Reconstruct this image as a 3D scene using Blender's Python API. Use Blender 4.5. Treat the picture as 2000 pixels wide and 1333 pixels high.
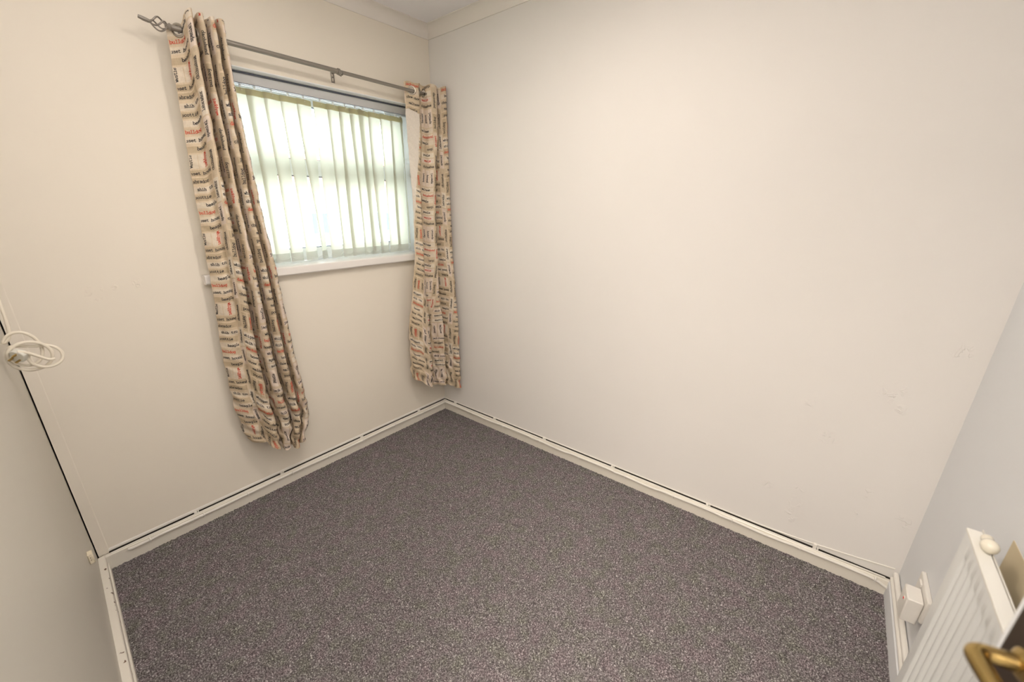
import bpy, bmesh, math, random
import numpy as np
from mathutils import Vector, Matrix

# ------------------------------------------------------------------ clear
for o in list(bpy.data.objects):
    bpy.data.objects.remove(o)
sc = bpy.context.scene
C = sc.collection
PI = math.pi

# ------------------------------------------------------------------ camera
cam_d = bpy.data.cameras.new('camera')
cam = bpy.data.objects.new('camera', cam_d)
C.objects.link(cam)
cam.location = (-1.9033, -2.0987, 1.4234)
cam.rotation_euler = (1.23323, 0.00774, -0.85435)
cam_d.sensor_fit = 'HORIZONTAL'
cam_d.sensor_width = 36.0
cam_d.lens = 797.614 / 2000 * 36.0
cam_d.shift_x = 48.147 / 2000
cam_d.shift_y = 22.587 / 2000
cam_d.clip_start = 0.02
cam_d.dof.use_dof = True
cam_d.dof.focus_distance = 2.1
cam_d.dof.aperture_fstop = 2.4
sc.camera = cam

# ------------------------------------------------------------------ world, lights, exposure
sc.view_settings.view_transform = 'Standard'
sc.view_settings.look = 'None'
sc.view_settings.gamma = 1
sc.view_settings.use_curve_mapping = False
sc.view_settings.exposure = 0.27

world = bpy.data.worlds.new('overcast_sky')
sc.world = world
world.use_nodes = True
bg = world.node_tree.nodes['Background']
bg.inputs[0].default_value = (0.86, 0.93, 1.0, 1)
bg.inputs[1].default_value = 12.0

def add_light(name, kind, loc, energy, color, **kw):
    d = bpy.data.lights.new(name, kind)
    d.energy = energy
    d.color = color
    for k, v in kw.items():
        setattr(d, k, v)
    o = bpy.data.objects.new(name, d)
    o.location = loc
    C.objects.link(o)
    return o

# ceiling lamp of the room (hangs above the frame)
add_light('ceiling_lamp', 'AREA', (-0.98, -1.24, 2.33), 9.0, (1.0, 0.89, 0.78), shape='DISK', size=0.14)
# fill light added on the unseen landing, shining in through the open doorway
hall = add_light('landing_fill', 'AREA', (-2.72, -2.0, 2.25), 32.0, (1.0, 0.90, 0.80), shape='DISK', size=0.5)
hall.rotation_euler = (0, math.radians(-35), 0)
# the photographer's flash, turned up to bounce off the ceiling above the camera
fl = add_light('bounced_flash', 'SPOT', (-1.86, -2.06, 1.56), 180.0, (1.0, 0.955, 0.91), shadow_soft_size=0.03, spot_size=math.radians(95), spot_blend=0.6)
fl.rotation_euler = Vector((-0.05, 0.55, 1.0)).to_track_quat('-Z', 'Y').to_euler()

# ------------------------------------------------------------------ helpers
def new_mat(name, col, rough=0.6, metal=0.0, spec=0.5):
    m = bpy.data.materials.new(name)
    m.use_nodes = True
    b = m.node_tree.nodes['Principled BSDF']
    b.inputs['Base Color'].default_value = (*col, 1)
    b.inputs['Roughness'].default_value = rough
    b.inputs['Metallic'].default_value = metal
    b.inputs['Specular IOR Level'].default_value = spec
    return m

def nd(m, t, **kw):
    n = m.node_tree.nodes.new(t)
    for k, v in kw.items():
        setattr(n, k, v)
    return n

def lk(m, a, b):
    m.node_tree.links.new(a, b)

def add_bump(m, scale=60, strength=0.1, dist=0.002, detail=4, colvar=0.0):
    """procedural relief and a little colour variation on a plain material"""
    b = m.node_tree.nodes['Principled BSDF']
    tc = nd(m, 'ShaderNodeTexCoord')
    n = nd(m, 'ShaderNodeTexNoise')
    n.inputs['Scale'].default_value = scale
    n.inputs['Detail'].default_value = detail
    lk(m, tc.outputs['Object'], n.inputs['Vector'])
    bp = nd(m, 'ShaderNodeBump')
    bp.inputs['Strength'].default_value = strength
    bp.inputs['Distance'].default_value = dist
    lk(m, n.outputs['Fac'], bp.inputs['Height'])
    lk(m, bp.outputs['Normal'], b.inputs['Normal'])
    if colvar:
        n2 = nd(m, 'ShaderNodeTexNoise')
        n2.inputs['Scale'].default_value = 2.3
        n2.inputs['Detail'].default_value = 5
        lk(m, tc.outputs['Object'], n2.inputs['Vector'])
        mx = nd(m, 'ShaderNodeMix', data_type='RGBA')
        c = b.inputs['Base Color'].default_value
        mx.inputs[6].default_value = (c[0] * (1 - colvar), c[1] * (1 - colvar), c[2] * (1 - 1.5 * colvar), 1)
        mx.inputs[7].default_value = (min(1, c[0] * (1 + colvar)), min(1, c[1] * (1 + colvar)), min(1, c[2] * (1 + colvar)), 1)
        lk(m, n2.outputs['Fac'], mx.inputs[0])
        lk(m, mx.outputs[2], b.inputs['Base Color'])
    return m, bp, tc

class MB:
    """collects shapes, builds ONE mesh object"""
    def __init__(s):
        s.v = []; s.f = []; s.m = []
    def add(s, vs, fs, mi=0):
        b = len(s.v)
        s.v += [tuple(v) for v in vs]
        s.f += [tuple(i + b for i in f) for f in fs]
        s.m += [mi] * len(fs)
        return s
    def box(s, a, b, M=None, mi=0):
        x0, y0, z0 = a; x1, y1, z1 = b
        vs = [Vector(p) for p in ((x0,y0,z0),(x1,y0,z0),(x1,y1,z0),(x0,y1,z0),(x0,y0,z1),(x1,y0,z1),(x1,y1,z1),(x0,y1,z1))]
        if M: vs = [M @ v for v in vs]
        return s.add(vs, [(0,3,2,1),(4,5,6,7),(0,1,5,4),(1,2,6,5),(2,3,7,6),(3,0,4,7)], mi)
    def tube(s, pts, r, n=8, cap=True, closed=False, mi=0):
        P = [Vector(p) for p in pts]; N = len(P)
        rr = r if hasattr(r, '__len__') else [r] * N
        vs = []
        prev = None
        for i in range(N):
            if closed: t = P[(i+1) % N] - P[i-1]
            else: t = P[min(i+1, N-1)] - P[max(i-1, 0)]
            t.normalize()
            if prev is None:
                up = Vector((0,0,1)) if abs(t.z) < .9 else Vector((1,0,0))
                a = t.cross(up).normalized()
            else:
                a = (prev - t * prev.dot(t)).normalized()
            prev = a
            b = t.cross(a)
            for k in range(n):
                an = 2 * PI * k / n
                vs.append(P[i] + (a * math.cos(an) + b * math.sin(an)) * rr[i])
        fs = []
        for i in range(N if closed else N - 1):
            j = (i + 1) % N
            for k in range(n):
                l = (k + 1) % n
                fs.append((i*n+k, i*n+l, j*n+l, j*n+k))
        if cap and not closed:
            fs.append(tuple(range(n))[::-1]); fs.append(tuple((N-1)*n + k for k in range(n)))
        return s.add(vs, fs, mi)
    def cyl(s, a, b, r, n=16, mi=0):
        return s.tube([a, b], r, n, mi=mi)
    def lathe(s, prof, M, n=24, mi=0):
        """prof: (radius, height) about local z"""
        vs = []; fs = []
        for r, h in prof:
            for k in range(n):
                an = 2 * PI * k / n
                vs.append(M @ Vector((r * math.cos(an), r * math.sin(an), h)))
        for i in range(len(prof) - 1):
            for k in range(n):
                l = (k + 1) % n
                fs.append((i*n+k, i*n+l, (i+1)*n+l, (i+1)*n+k))
        fs.append(tuple(range(n))[::-1]); fs.append(tuple((len(prof)-1)*n + k for k in range(n)))
        return s.add(vs, fs, mi)
    def prism(s, poly, A, B, ex, ey, mi=0):
        """poly (a,b) swept from A to B with section axes ex, ey"""
        A = Vector(A); B = Vector(B); ex = Vector(ex); ey = Vector(ey); n = len(poly)
        vs = [A + ex*a + ey*b for a, b in poly] + [B + ex*a + ey*b for a, b in poly]
        fs = [(i, (i+1) % n, n + (i+1) % n, n + i) for i in range(n)]
        fs += [tuple(range(n))[::-1], tuple(range(n, 2*n))]
        return s.add(vs, fs, mi)
    def build(s, name, mat, parent=None, smooth=False, bevel=0, angle=40):
        me = bpy.data.meshes.new(name)
        me.from_pydata(s.v, [], s.f)
        for m in (mat if isinstance(mat, (list, tuple)) else [mat]):
            me.materials.append(m)
        me.polygons.foreach_set('material_index', s.m)
        bm = bmesh.new(); bm.from_mesh(me)
        bmesh.ops.recalc_face_normals(bm, faces=bm.faces)
        bm.to_mesh(me); bm.free()
        o = bpy.data.objects.new(name, me)
        C.objects.link(o)
        if parent: link_parent(o, parent)
        if smooth:
            me.polygons.foreach_set('use_smooth', [True] * len(me.polygons))
            try: me.set_sharp_from_angle(angle=math.radians(angle))
            except Exception: pass
        if bevel:
            md = o.modifiers.new('bevel', 'BEVEL'); md.width = bevel; md.segments = 2
            md.limit_method = 'ANGLE'; md.angle_limit = math.radians(50)
            me.polygons.foreach_set('use_smooth', [True] * len(me.polygons))
            try: me.set_sharp_from_angle(angle=math.radians(60))
            except Exception: pass
        return o

def link_parent(o, p):
    o.parent = p
    if p.type == 'EMPTY':
        o.matrix_parent_inverse = p.matrix_basis.inverted()
    else:
        q = p
        inv = Matrix()
        # parents up the chain are meshes in world coordinates with identity basis
        o.matrix_parent_inverse = inv

def tag(o, label=None, cat=None, group=None, kind=None):
    if label: o['label'] = label
    if cat: o['category'] = cat
    if group: o['group'] = group
    if kind: o['kind'] = kind
    return o

def thing(name, label, cat, loc=(0,0,0), group=None):
    o = bpy.data.objects.new(name, None)
    o.empty_display_size = .05
    o.location = loc
    C.objects.link(o)
    return tag(o, label, cat, group)

def copy_obj(o, parent=None, offset=None):
    c = o.copy(); C.objects.link(c)
    if parent: c.parent = parent
    if offset is not None: c.location = Vector(c.location) + Vector(offset)
    return c

def struct(name, mb, mat, parent=None, label=None, **kw):
    o = mb.build(name, mat, parent, **kw)
    if not parent: o['kind'] = 'structure'
    if label: o['label'] = label
    return o

def lerp(a, b, t): return a + (b - a) * t
def table(T, x):
    if x <= T[0][0]: return T[0][1]
    for (a, fa), (b, fb) in zip(T, T[1:]):
        if x <= b:
            t = (x - a) / (b - a)
            t = t * t * (3 - 2 * t) * .5 + t * .5
            return fa + (fb - fa) * t
    return T[-1][1]

# ------------------------------------------------------------------ room dimensions
H = 2.40
BX = 0.012; L = 2.4925            # right wall runs (0,0) -> (BX,-L)
LX = -1.980; LS = 0.038           # left wall x = LX - LS*|y|
def lx(y): return LX - LS * abs(y)
def rx(y): return BX * abs(y) / L
def ny(x): return -L + 0.0151 * x  # near wall
OX0, OX1, OZ0, OZ1 = -1.285, -0.13, 1.165, 1.996   # window opening

# ------------------------------------------------------------------ surface materials
def wall_mat(name, col, marks=(), axes='yz', colvar=.02):
    m = new_mat(name, col, .75, spec=.25)
    m, bp, tc = add_bump(m, 9, .22, .004, 6, colvar)
    b = m.node_tree.nodes['Principled BSDF']
    # fine roller texture
    n = nd(m, 'ShaderNodeTexNoise'); n.inputs['Scale'].default_value = 140; n.inputs['Detail'].default_value = 2
    lk(m, tc.outputs['Object'], n.inputs['Vector'])
    bp2 = nd(m, 'ShaderNodeBump'); bp2.inputs['Strength'].default_value = .06; bp2.inputs['Distance'].default_value = .001
    lk(m, n.outputs['Fac'], bp2.inputs['Height']); lk(m, bp.outputs['Normal'], bp2.inputs['Normal'])
    last = bp2.outputs['Normal']
    if marks:
        # lifted paint and old filler: patches of flaky relief
        mask = None
        for (x, y, z, r) in marks:
            d = nd(m, 'ShaderNodeVectorMath', operation='DISTANCE')
            lk(m, tc.outputs['Object'], d.inputs[0]); d.inputs[1].default_value = (x, y, z)
            mr = nd(m, 'ShaderNodeMapRange', interpolation_type='SMOOTHSTEP')
            mr.inputs['From Min'].default_value = r * 1.25; mr.inputs['From Max'].default_value = r * .3
            lk(m, d.outputs['Value'], mr.inputs['Value'])
            if mask is None: mask = mr.outputs['Result']
            else:
                mm = nd(m, 'ShaderNodeMath', operation='MAXIMUM'); lk(m, mask, mm.inputs[0]); lk(m, mr.outputs['Result'], mm.inputs[1]); mask = mm.outputs[0]
        v = nd(m, 'ShaderNodeTexNoise'); v.inputs['Scale'].default_value = 42; v.inputs['Detail'].default_value = 3; v.inputs['Distortion'].default_value = .8
        lk(m, tc.outputs['Object'], v.inputs['Vector'])
        cr = nd(m, 'ShaderNodeMapRange'); cr.inputs['From Min'].default_value = .54; cr.inputs['From Max'].default_value = .60
        lk(m, v.outputs['Fac'], cr.inputs['Value'])
        mu = nd(m, 'ShaderNodeMath', operation='MULTIPLY'); lk(m, cr.outputs['Result'], mu.inputs[0]); lk(m, mask, mu.inputs[1])
        bp3 = nd(m, 'ShaderNodeBump'); bp3.inputs['Strength'].default_value = .6; bp3.inputs['Distance'].default_value = .0028
        lk(m, mu.outputs[0], bp3.inputs['Height']); lk(m, last, bp3.inputs['Normal'])
        last = bp3.outputs['Normal']
    lk(m, last, b.inputs['Normal'])
    return m

CREAM = (.85, .79, .695)
M_wall_window = wall_mat('cream emulsion window wall', CREAM, [(-1.727, 0, 1.139, .03), (-1.667, 0, 1.154, .012), (-1.60, 0, 1.162, .02)])
M_wall_right = wall_mat('cream emulsion right wall', (.815, .79, .765),
    [(0, -.409, 1.17, .012), (.01, -2.185, .577, .035), (.01, -2.14, .235, .04), (.01, -2.14, .175, .035), (.01, -2.14, .316, .02), (.01, -2.338, .392, .025),
     (.01, -2.324, .288, .015), (.01, -2.311, .81, .04), (.01, -2.10, .70, .02), (.01, -2.344, .75, .02), (.01, -2.43, .982, .03), (.01, -2.036, .291, .02), (.01, -2.45, .325, .03)])
M_wall_near = wall_mat('cool white emulsion', (.80, .81, .83))
M_panel = new_mat('satin grey white panel', (.63, .60, .535), .45); add_bump(M_panel, 4, .05, .004, 3, .03)
M_ceiling = new_mat('matt ceiling paint', (.90, .88, .90), .9); add_bump(M_ceiling, 30, .15, .002, 4, .01)
M_cove = new_mat('cove paint', (.84, .80, .75), .6); add_bump(M_cove, 20, .05, .002)
M_gloss = new_mat('cream gloss woodwork', (.80, .76, .68), .30); add_bump(M_gloss, 35, .10, .002, 4, .02)
M_cable = new_mat('painted white cable', (.84, .81, .75), .35); add_bump(M_cable, 60, .08, .001)
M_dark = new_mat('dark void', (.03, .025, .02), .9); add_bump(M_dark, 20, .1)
M_upvc = new_mat('white upvc', (.86, .88, .90), .25); add_bump(M_upvc, 10, .02, .001)
M_gasket = new_mat('dark rubber gasket', (.13, .15, .19), .6); add_bump(M_gasket, 90, .1, .001)
M_soffit = new_mat('white reveal paint', (.90, .91, .93), .6); add_bump(M_soffit, 12, .05)
M_sill = new_mat('white gloss sill', (.84, .81, .78), .3); add_bump(M_sill, 9, .04, .002)

# chipped paint for the left skirting
M_chip = new_mat('chipped cream gloss', (.80, .76, .68), .32)
_m, _bp, _tc = add_bump(M_chip, 35, .2, .002)
_v = nd(M_chip, 'ShaderNodeTexNoise'); _v.inputs['Scale'].default_value = 38; _v.inputs['Detail'].default_value = 3
lk(M_chip, _tc.outputs['Object'], _v.inputs['Vector'])
_r = nd(M_chip, 'ShaderNodeMapRange'); _r.inputs['From Min'].default_value = .655; _r.inputs['From Max'].default_value = .67
lk(M_chip, _v.outputs['Fac'], _r.inputs['Value'])
_x = nd(M_chip, 'ShaderNodeMix', data_type='RGBA'); _x.inputs[6].default_value = (.80, .76, .68, 1); _x.inputs[7].default_value = (.13, .07, .04, 1)
lk(M_chip, _r.outputs['Result'], _x.inputs[0]); lk(M_chip, _x.outputs[2], M_chip.node_tree.nodes['Principled BSDF'].inputs['Base Color'])

# carpet
M_carpet = new_mat('grey heather carpet', (.1, .1, .1), .95, spec=.1)
def carpet_nodes(m):
    b = m.node_tree.nodes['Principled BSDF']
    tc = nd(m, 'ShaderNodeTexCoord')
    def noise(scale, detail=2, rough=.5, dist=0):
        n = nd(m, 'ShaderNodeTexNoise'); n.inputs['Scale'].default_value = scale; n.inputs['Detail'].default_value = detail
        n.inputs['Roughness'].default_value = rough; n.inputs['Distortion'].default_value = dist
        lk(m, tc.outputs['Object'], n.inputs['Vector']); return n
    big = noise(240, 3, .7, .6)
    ramp = nd(m, 'ShaderNodeValToRGB')
    e = ramp.color_ramp.elements
    e[0].position = .36; e[0].color = (.052, .045, .045, 1)
    e[1].position = .68; e[1].color = (.80, .76, .74, 1)
    e2 = e.new(.5); e2.color = (.158, .138, .140, 1)
    e3 = e.new(.585); e3.color = (.31, .278, .278, 1)
    lk(m, big.outputs['Fac'], ramp.inputs['Fac'])
    hue = noise(16, 4)
    hr = nd(m, 'ShaderNodeValToRGB')
    h = hr.color_ramp.elements
    h[0].position = .35; h[0].color = (.92, 1.0, .90, 1)
    h[1].position = .65; h[1].color = (1.05, .99, 1.04, 1)
    hm = h.new(.5); hm.color = (.98, 1.0, 1.01, 1)
    lk(m, hue.outputs['Fac'], hr.inputs['Fac'])
    mul = nd(m, 'ShaderNodeMix', data_type='RGBA', blend_type='MULTIPLY'); mul.inputs[0].default_value = 1
    lk(m, ramp.outputs['Color'], mul.inputs[6]); lk(m, hr.outputs['Color'], mul.inputs[7])
    lk(m, mul.outputs[2], b.inputs['Base Color'])
    bn = noise(300, 3, .6)
    bp = nd(m, 'ShaderNodeBump'); bp.inputs['Strength'].default_value = .7; bp.inputs['Distance'].default_value = .004
    lk(m, bn.outputs['Fac'], bp.inputs['Height']); lk(m, bp.outputs['Normal'], b.inputs['Normal'])
carpet_nodes(M_carpet)

# ------------------------------------------------------------------ floor, walls, ceiling
def build_floor():
    rng = np.random.default_rng(4)
    x0, x1, y0, y1 = -2.09, 0.03, -2.56, 0.012
    st = .006
    nx = int((x1 - x0) / st); nyy = int((y1 - y0) / st)
    X, Y = np.meshgrid(np.linspace(x0, x1, nx + 1), np.linspace(y0, y1, nyy + 1), indexing='ij')
    Z = rng.uniform(-.003, .0025, X.shape)
    X = X + rng.uniform(-.0015, .0015, X.shape); Y = Y + rng.uniform(-.0015, .0015, X.shape)
    co = np.stack([X, Y, Z], -1).reshape(-1, 3)
    i, j = np.meshgrid(np.arange(nx), np.arange(nyy), indexing='ij')
    a = (i * (nyy + 1) + j).ravel()
    F = np.stack([a, a + nyy + 1, a + nyy + 2, a + 1], -1)
    me = bpy.data.meshes.new('floor')
    me.vertices.add(len(co)); me.vertices.foreach_set('co', co.ravel())
    me.loops.add(F.size); me.loops.foreach_set('vertex_index', F.ravel().astype(np.int32))
    me.polygons.add(len(F)); me.polygons.foreach_set('loop_start', (np.arange(len(F)) * 4).astype(np.int32))
    me.polygons.foreach_set('use_smooth', np.ones(len(F), bool))
    me.materials.append(M_carpet)
    me.update(calc_edges=True)
    o = bpy.data.objects.new('floor', me); C.objects.link(o)
    tag(o, 'dark grey flecked loop pile carpet covering the whole floor', kind='structure')
    s = MB().box((-2.3, -2.75, -.12), (.25, .2, -.012)).build('floor_slab', M_dark, o)
build_floor()

# window wall with opening, 0.26 thick
w = MB()
T = .26
for a, b in (((-1.9755, 0, -.05), (OX0, T, H)), ((OX1, 0, -.05), (.0, T, H)), ((OX0, 0, -.05), (OX1, T, OZ0 - .012)), ((OX0, 0, OZ1), (OX1, T, H))):
    w.box(a, b)
wall_window = struct('wall_window', w, M_wall_window, label='cream painted wall holding the window')
lin = MB()
lin.box((OX0, .0008, OZ1 - .003), (OX1, .17, OZ1 + .001)); lin.box((OX0 - .001, .0008, OZ0), (OX0 + .003, .17, OZ1 - .003)); lin.box((OX1 - .003, .0008, OZ0), (OX1 + .001, .17, OZ1 - .003))
lin.build('reveal_lining', M_soffit, wall_window)
struct('wall_right', MB().add([(0, .3, -.05), (BX, -L - .3, -.05), (BX + .2, -L - .3, -.05), (.2, .3, -.05), (0, .3, H), (BX, -L - .3, H), (BX + .2, -L - .3, H), (.2, .3, H)],
       [(0,3,2,1),(4,5,6,7),(0,1,5,4),(1,2,6,5),(2,3,7,6),(3,0,4,7)]), M_wall_right, label='long blank cream painted wall with lifted paint flakes')
def near_box(x0, x1, z0, z1, y_in, y_out):
    return [(x0, ny(x0) + y_in, z0), (x1, ny(x1) + y_in, z0), (x1, ny(x1) + y_out, z0), (x0, ny(x0) + y_out, z0),
            (x0, ny(x0) + y_in, z1), (x1, ny(x1) + y_in, z1), (x1, ny(x1) + y_out, z1), (x0, ny(x0) + y_out, z1)]
BF = [(0,3,2,1),(4,5,6,7),(0,1,5,4),(1,2,6,5),(2,3,7,6),(3,0,4,7)]
wn = struct('wall_near', MB().add(near_box(-2.35, BX, -.05, H, 0, -.15), BF), M_wall_near, label='cool white wall behind the radiator')
M_old = wall_mat('old beige paint', (.66, .56, .38))
MB().add(near_box(-1.9, -.612, .10, .728, .0012, -.01), BF).build('unpainted_patch', M_old, wn)['label'] = 'old beige paint left behind the radiator'
def left_box(y0, y1, z0, z1, a, b):
    return [(lx(y0) + a, y0, z0), (lx(y1) + a, y1, z0), (lx(y1) + b, y1, z0), (lx(y0) + b, y0, z0),
            (lx(y0) + a, y0, z1), (lx(y1) + a, y1, z1), (lx(y1) + b, y1, z1), (lx(y0) + b, y0, z1)]
DY0, DY1, DZ = -1.70, -2.475, 1.99    # doorway in the left wall, beside the camera
wl = MB()
wl.add(left_box(-.0, DY0, -.05, H, 0, -.10), BF)
wl.box((-2.25, 0, -.05), (LX, .26, H))
wl.add(left_box(DY0, DY1, DZ, H, 0, -.10), BF)
wl.add(left_box(DY1, -2.7, -.05, H, 0, -.10), BF)
struct('wall_left', wl, M_panel, label='smooth grey white boarded wall on the left')
# landing beyond the doorway, closed
hl = MB(); hl.box((-3.3, -2.9, -.05), (-3.2, .3, H)); hl.box((-3.3, -2.9, -.05), (-2.18, -2.8, H)); hl.box((-3.3, .2, -.05), (-2.2, .3, H))
struct('wall_hall', hl, M_wall_window, label='plain wall of the landing beyond the doorway')
struct('floor_hall', MB().box((-3.3, -2.9, -.10), (-2.085, .3, -.004)), M_carpet, label='carpeted landing floor')
struct('ceiling', MB().box((-3.3, -2.9, H), (.3, .35, H + .1)), M_ceiling, label='flat white painted ceiling')

# door lining and architrave of the doorway
tr = MB()
for y in (DY0, DY1):
    s_ = 1 if y == DY0 else -1
    tr.add(left_box(y, y - .025 * s_, -.02, DZ - .025, .0, -.10), BF)
tr.add(left_box(DY0, DY1, DZ - .025, DZ, 0, -.10), BF)
tr.add(left_box(DY0 + .055, DY0, -.02, DZ + .055, .014, 0), BF)
tr.add(left_box(DY0, DY1, DZ, DZ + .055, .014, 0), BF)
struct('trim_1', tr, M_gloss, label='white lining and architrave around the doorway', bevel=.003)

# narrow filler strip between window wall and boarded wall
struct('trim_2', MB().prism([(0, 0), (.036, 0), (.036, .0016), (.033, .003), (0, .003)], (-1.9755, 0, .07), (-1.9755, 0, H - .05), (1, 0, 0), (0, -1, 0)),
       M_wall_window, label='narrow painted filler strip in the left corner')
# dark box closes the corner gap, its shade put into the colour
struct('trim_3', MB().box((LX - .02, .20, .0), (LX + .03, .27, H)), M_dark, label='dark box painting in the shade of the gap in the left corner')

# coving
def cove(name, A, B, inward, lab):
    prof = [(0, 0), (0, -.0555), (.004, -.0555), (.006, -.050)]
    for k in range(1, 8):
        a = k / 8 * PI / 2
        prof.append((.006 + .046 * (1 - math.cos(a)), -.050 + .046 * math.sin(a)))
    prof += [(.052, -.004), (.056, -.004), (.056, 0)]
    struct(name, MB().prism(prof, A, B, inward, (0, 0, 1)), M_cove, smooth=True, angle=35, label=lab)
cove('trim_4', (-2.1, 0, H), (0, 0, H), (0, -1, 0), 'plaster coving above the window wall')
cove('trim_5', (0, .05, H), (BX, -L - .05, H), (-1, 0, 0), 'plaster coving above the right wall')

# ------------------------------------------------------------------ skirting boards
ZS = .068
def skirt(name, A, B, inward, mat, lab, top=ZS, th=.021, gap=.0075):
    prof = [(gap, -.02), (th, -.02), (th, top - .004), (th - .003, top), (gap, top)]
    return struct(name, MB().prism(prof, A, B, inward, (0, 0, 1)), mat, smooth=True, angle=30, label=lab)
bw = skirt('baseboard_window', (LX + .005, 0, 0), (0, 0, 0), (0, -1, 0), M_gloss, 'cream gloss skirting board under the window')
br = skirt('baseboard_right', (0, 0, 0), (BX, -L, 0), (-1, 0, 0), M_gloss, 'cream gloss skirting board along the right wall')
bn = skirt('baseboard_near', (0, ny(0), 0), (-1.9, ny(-1.9), 0), (0, 1, 0), M_wall_near, 'cool white skirting board below the radiator', gap=0)
bl = skirt('baseboard_left', (lx(0), -.02, 0), (lx(DY0 + .056), DY0 + .056, 0), (1, 0, 0), M_chip, 'chipped cream skirting board along the left wall', top=.075, th=.022, gap=0)
# dark strips along the slots behind the boards, gap shade as colour
MB().box((LX + .037, -.0036, 0), (-.001, -.0002, .0728)).build('slot_shade', M_dark, bw)
MB().add([(-.0034, -.01, 0), (BX - .0034, -L + .01, 0), (BX - .0002, -L + .01, 0), (-.0002, -.01, 0), (-.0034, -.01, .0727), (BX - .0034, -L + .01, .0727), (BX - .0002, -L + .01, .0727), (-.0002, -.01, .0727)], BF).build('slot_shade', M_dark, br)
# second thin bead along the left board
MB().prism([(.020, 0), (.027, 0), (.027, .030), (.024, .034), (.020, .034)], (lx(0), -.02, 0), (lx(DY0 + .1), DY0 + .1, 0), (1, 0, 0), (0, 0, 1)).build('bead', M_gloss, bl)
# edge of plaster above the slot behind the skirting boards
MB().prism([(0, .0736), (.0022, .0736), (.0030, .078), (.0026, .084), (0, .0875)], (LX + .037, 0, 0), (0, 0, 0), (0, -1, 0), (0, 0, 1)).build('plaster_lip', M_cove, bw, smooth=True, angle=60)

# cables clipped along the skirting boards
def wav(path, amp, seed):
    random.seed(seed)
    return [(x + 0, y, z + random.uniform(-amp, amp)) for x, y, z in path]
def clip_mesh(p, d, out, up, r):
    """little round nail clip below a cable: saddle and nail head"""
    p = Vector(p); d = Vector(d).normalized(); out = Vector(out).normalized()
    m = MB()
    pts = []
    for k in range(7):
        a = -PI / 2 + PI * k / 6
        pts.append(p + out * math.cos(a) * (r + .0012) + Vector((0, 0, 1)) * math.sin(a) * (r + .0012))
    m.tube([q - d * .0 for q in pts], .0030, 6)
    m.lathe([(.001, -.0035), (.0052, -.003), (.0058, .001), (.004, .004), (.0005, .0035)],
            Matrix.Translation(p + Vector((0, 0, -r - .0035)) + out * .0005) @ Vector((0, 0, 1)).rotation_difference(out).to_matrix().to_4x4(), 10)
    return m

cw = thing('skirting_cable', 'white cable clipped along the skirting board under the window', 'cable', (-1.0, -.024, .055))
pts = []
xs = np.linspace(-1.875, -.022, 40)
for i, x in enumerate(xs):
    z = .0575 + .0022 * math.sin(x * 9) - (.004 if i < 2 else 0)
    pts.append((x, -.0265, z))
pts = [(-1.884, -.021, .0535)] + pts
MB().tube(pts, .0060, 8).build('sheath', M_cable, cw, smooth=True)
for x in (-1.811, -1.604, -1.408, -1.177, -.964, -.729, -.484, -.233):
    clip_mesh((x, -.0245, .0575 + .0022 * math.sin(x * 9)), (1, 0, 0), (0, -1, 0), None, .0062).build('cable_clip', M_cable, cw, smooth=True)

cw2 = thing('skirting_cable', 'thin white cable lying on top of the skirting under the window', 'cable', (-1.0, -.010, .07))
MB().tube([(x, -.0152, ZS + .0022 + .0004 * math.sin(x * 23)) for x in np.linspace(-1.94, -.012, 50)], .0029, 8).build('sheath', M_cable, cw2, smooth=True)
for x in (-1.63, -1.228, -.732, -.266):
    MB().box((x - .006, -.0135, ZS - .001), (x + .006, .0, ZS + .010)).box((x + .008, -.012, ZS + .0), (x + .0135, -.004, ZS + .013)).build('cable_clip', M_cable, cw2, bevel=.0015)

def rp(y, out, z): return (rx(y) - out, y, z)
cr = thing('skirting_cable', 'white cable sagging between clips along the right skirting board', 'cable', (-.02, -1.2, .055))
clipsR = [-.307, -.586, -.88, -1.151, -1.429, -1.679, -1.943, -2.198, -2.435]
pts = []
for y in np.linspace(-.026, -2.475, 90):
    dmin = min(abs(y - c) for c in clipsR)
    sag = -.0035 * min(1, dmin / .10) * (1.4 if int(abs(y) * 3.7) % 2 else -.4)
    pts.append(rp(y, .0255, .0575 + sag - (.018 * ((abs(y) - 2.435) / .04) ** 1 if y < -2.435 else 0)))
MB().tube(pts, .0060, 8).build('sheath', M_cable, cr, smooth=True)
for y in clipsR:
    clip_mesh(rp(y, .0245, .0575), (0, 1, 0), (-1, 0, 0), None, .0062).build('cable_clip', M_cable, cr, smooth=True)
cr2 = thing('skirting_cable', 'thin white cable on top of the right skirting, lifting at the corner', 'cable', (-.01, -1.2, .07))
MB().tube([rp(y, .0155, ZS + .0022 + .0004 * math.sin(y * 23) + .004 * max(0, abs(y) - 2.2) / .29) for y in np.linspace(-.012, -2.46, 60)], .0029, 8).build('sheath', M_cable, cr2, smooth=True)
for y in (-.116, -.495, -.897, -1.347, -1.831, -2.242):
    hgt = .026 if y < -2 else .011
    MB().box((rx(y) - .0135, y - .006, ZS - .001), (rx(y), y + .006, ZS + hgt)).box((rx(y) - .012, y - .0135, ZS), (rx(y) - .004, y - .008, ZS + .013)).build('cable_clip', M_cable, cr2, bevel=.0015)
cr3 = thing('skirting_cable', 'upper white cable against the right wall, rising to the corner', 'cable', (-.003, -1.2, .085))
def lipz(y):
    a = max(0, abs(y) - 2.05) / .44
    return .0757 + .044 * a ** 1.5
MB().tube([rp(y, .0010, lipz(y)) for y in np.linspace(-.004, -2.478, 70)], .0032, 8).build('sheath', M_cable, cr3, smooth=True)

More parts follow.
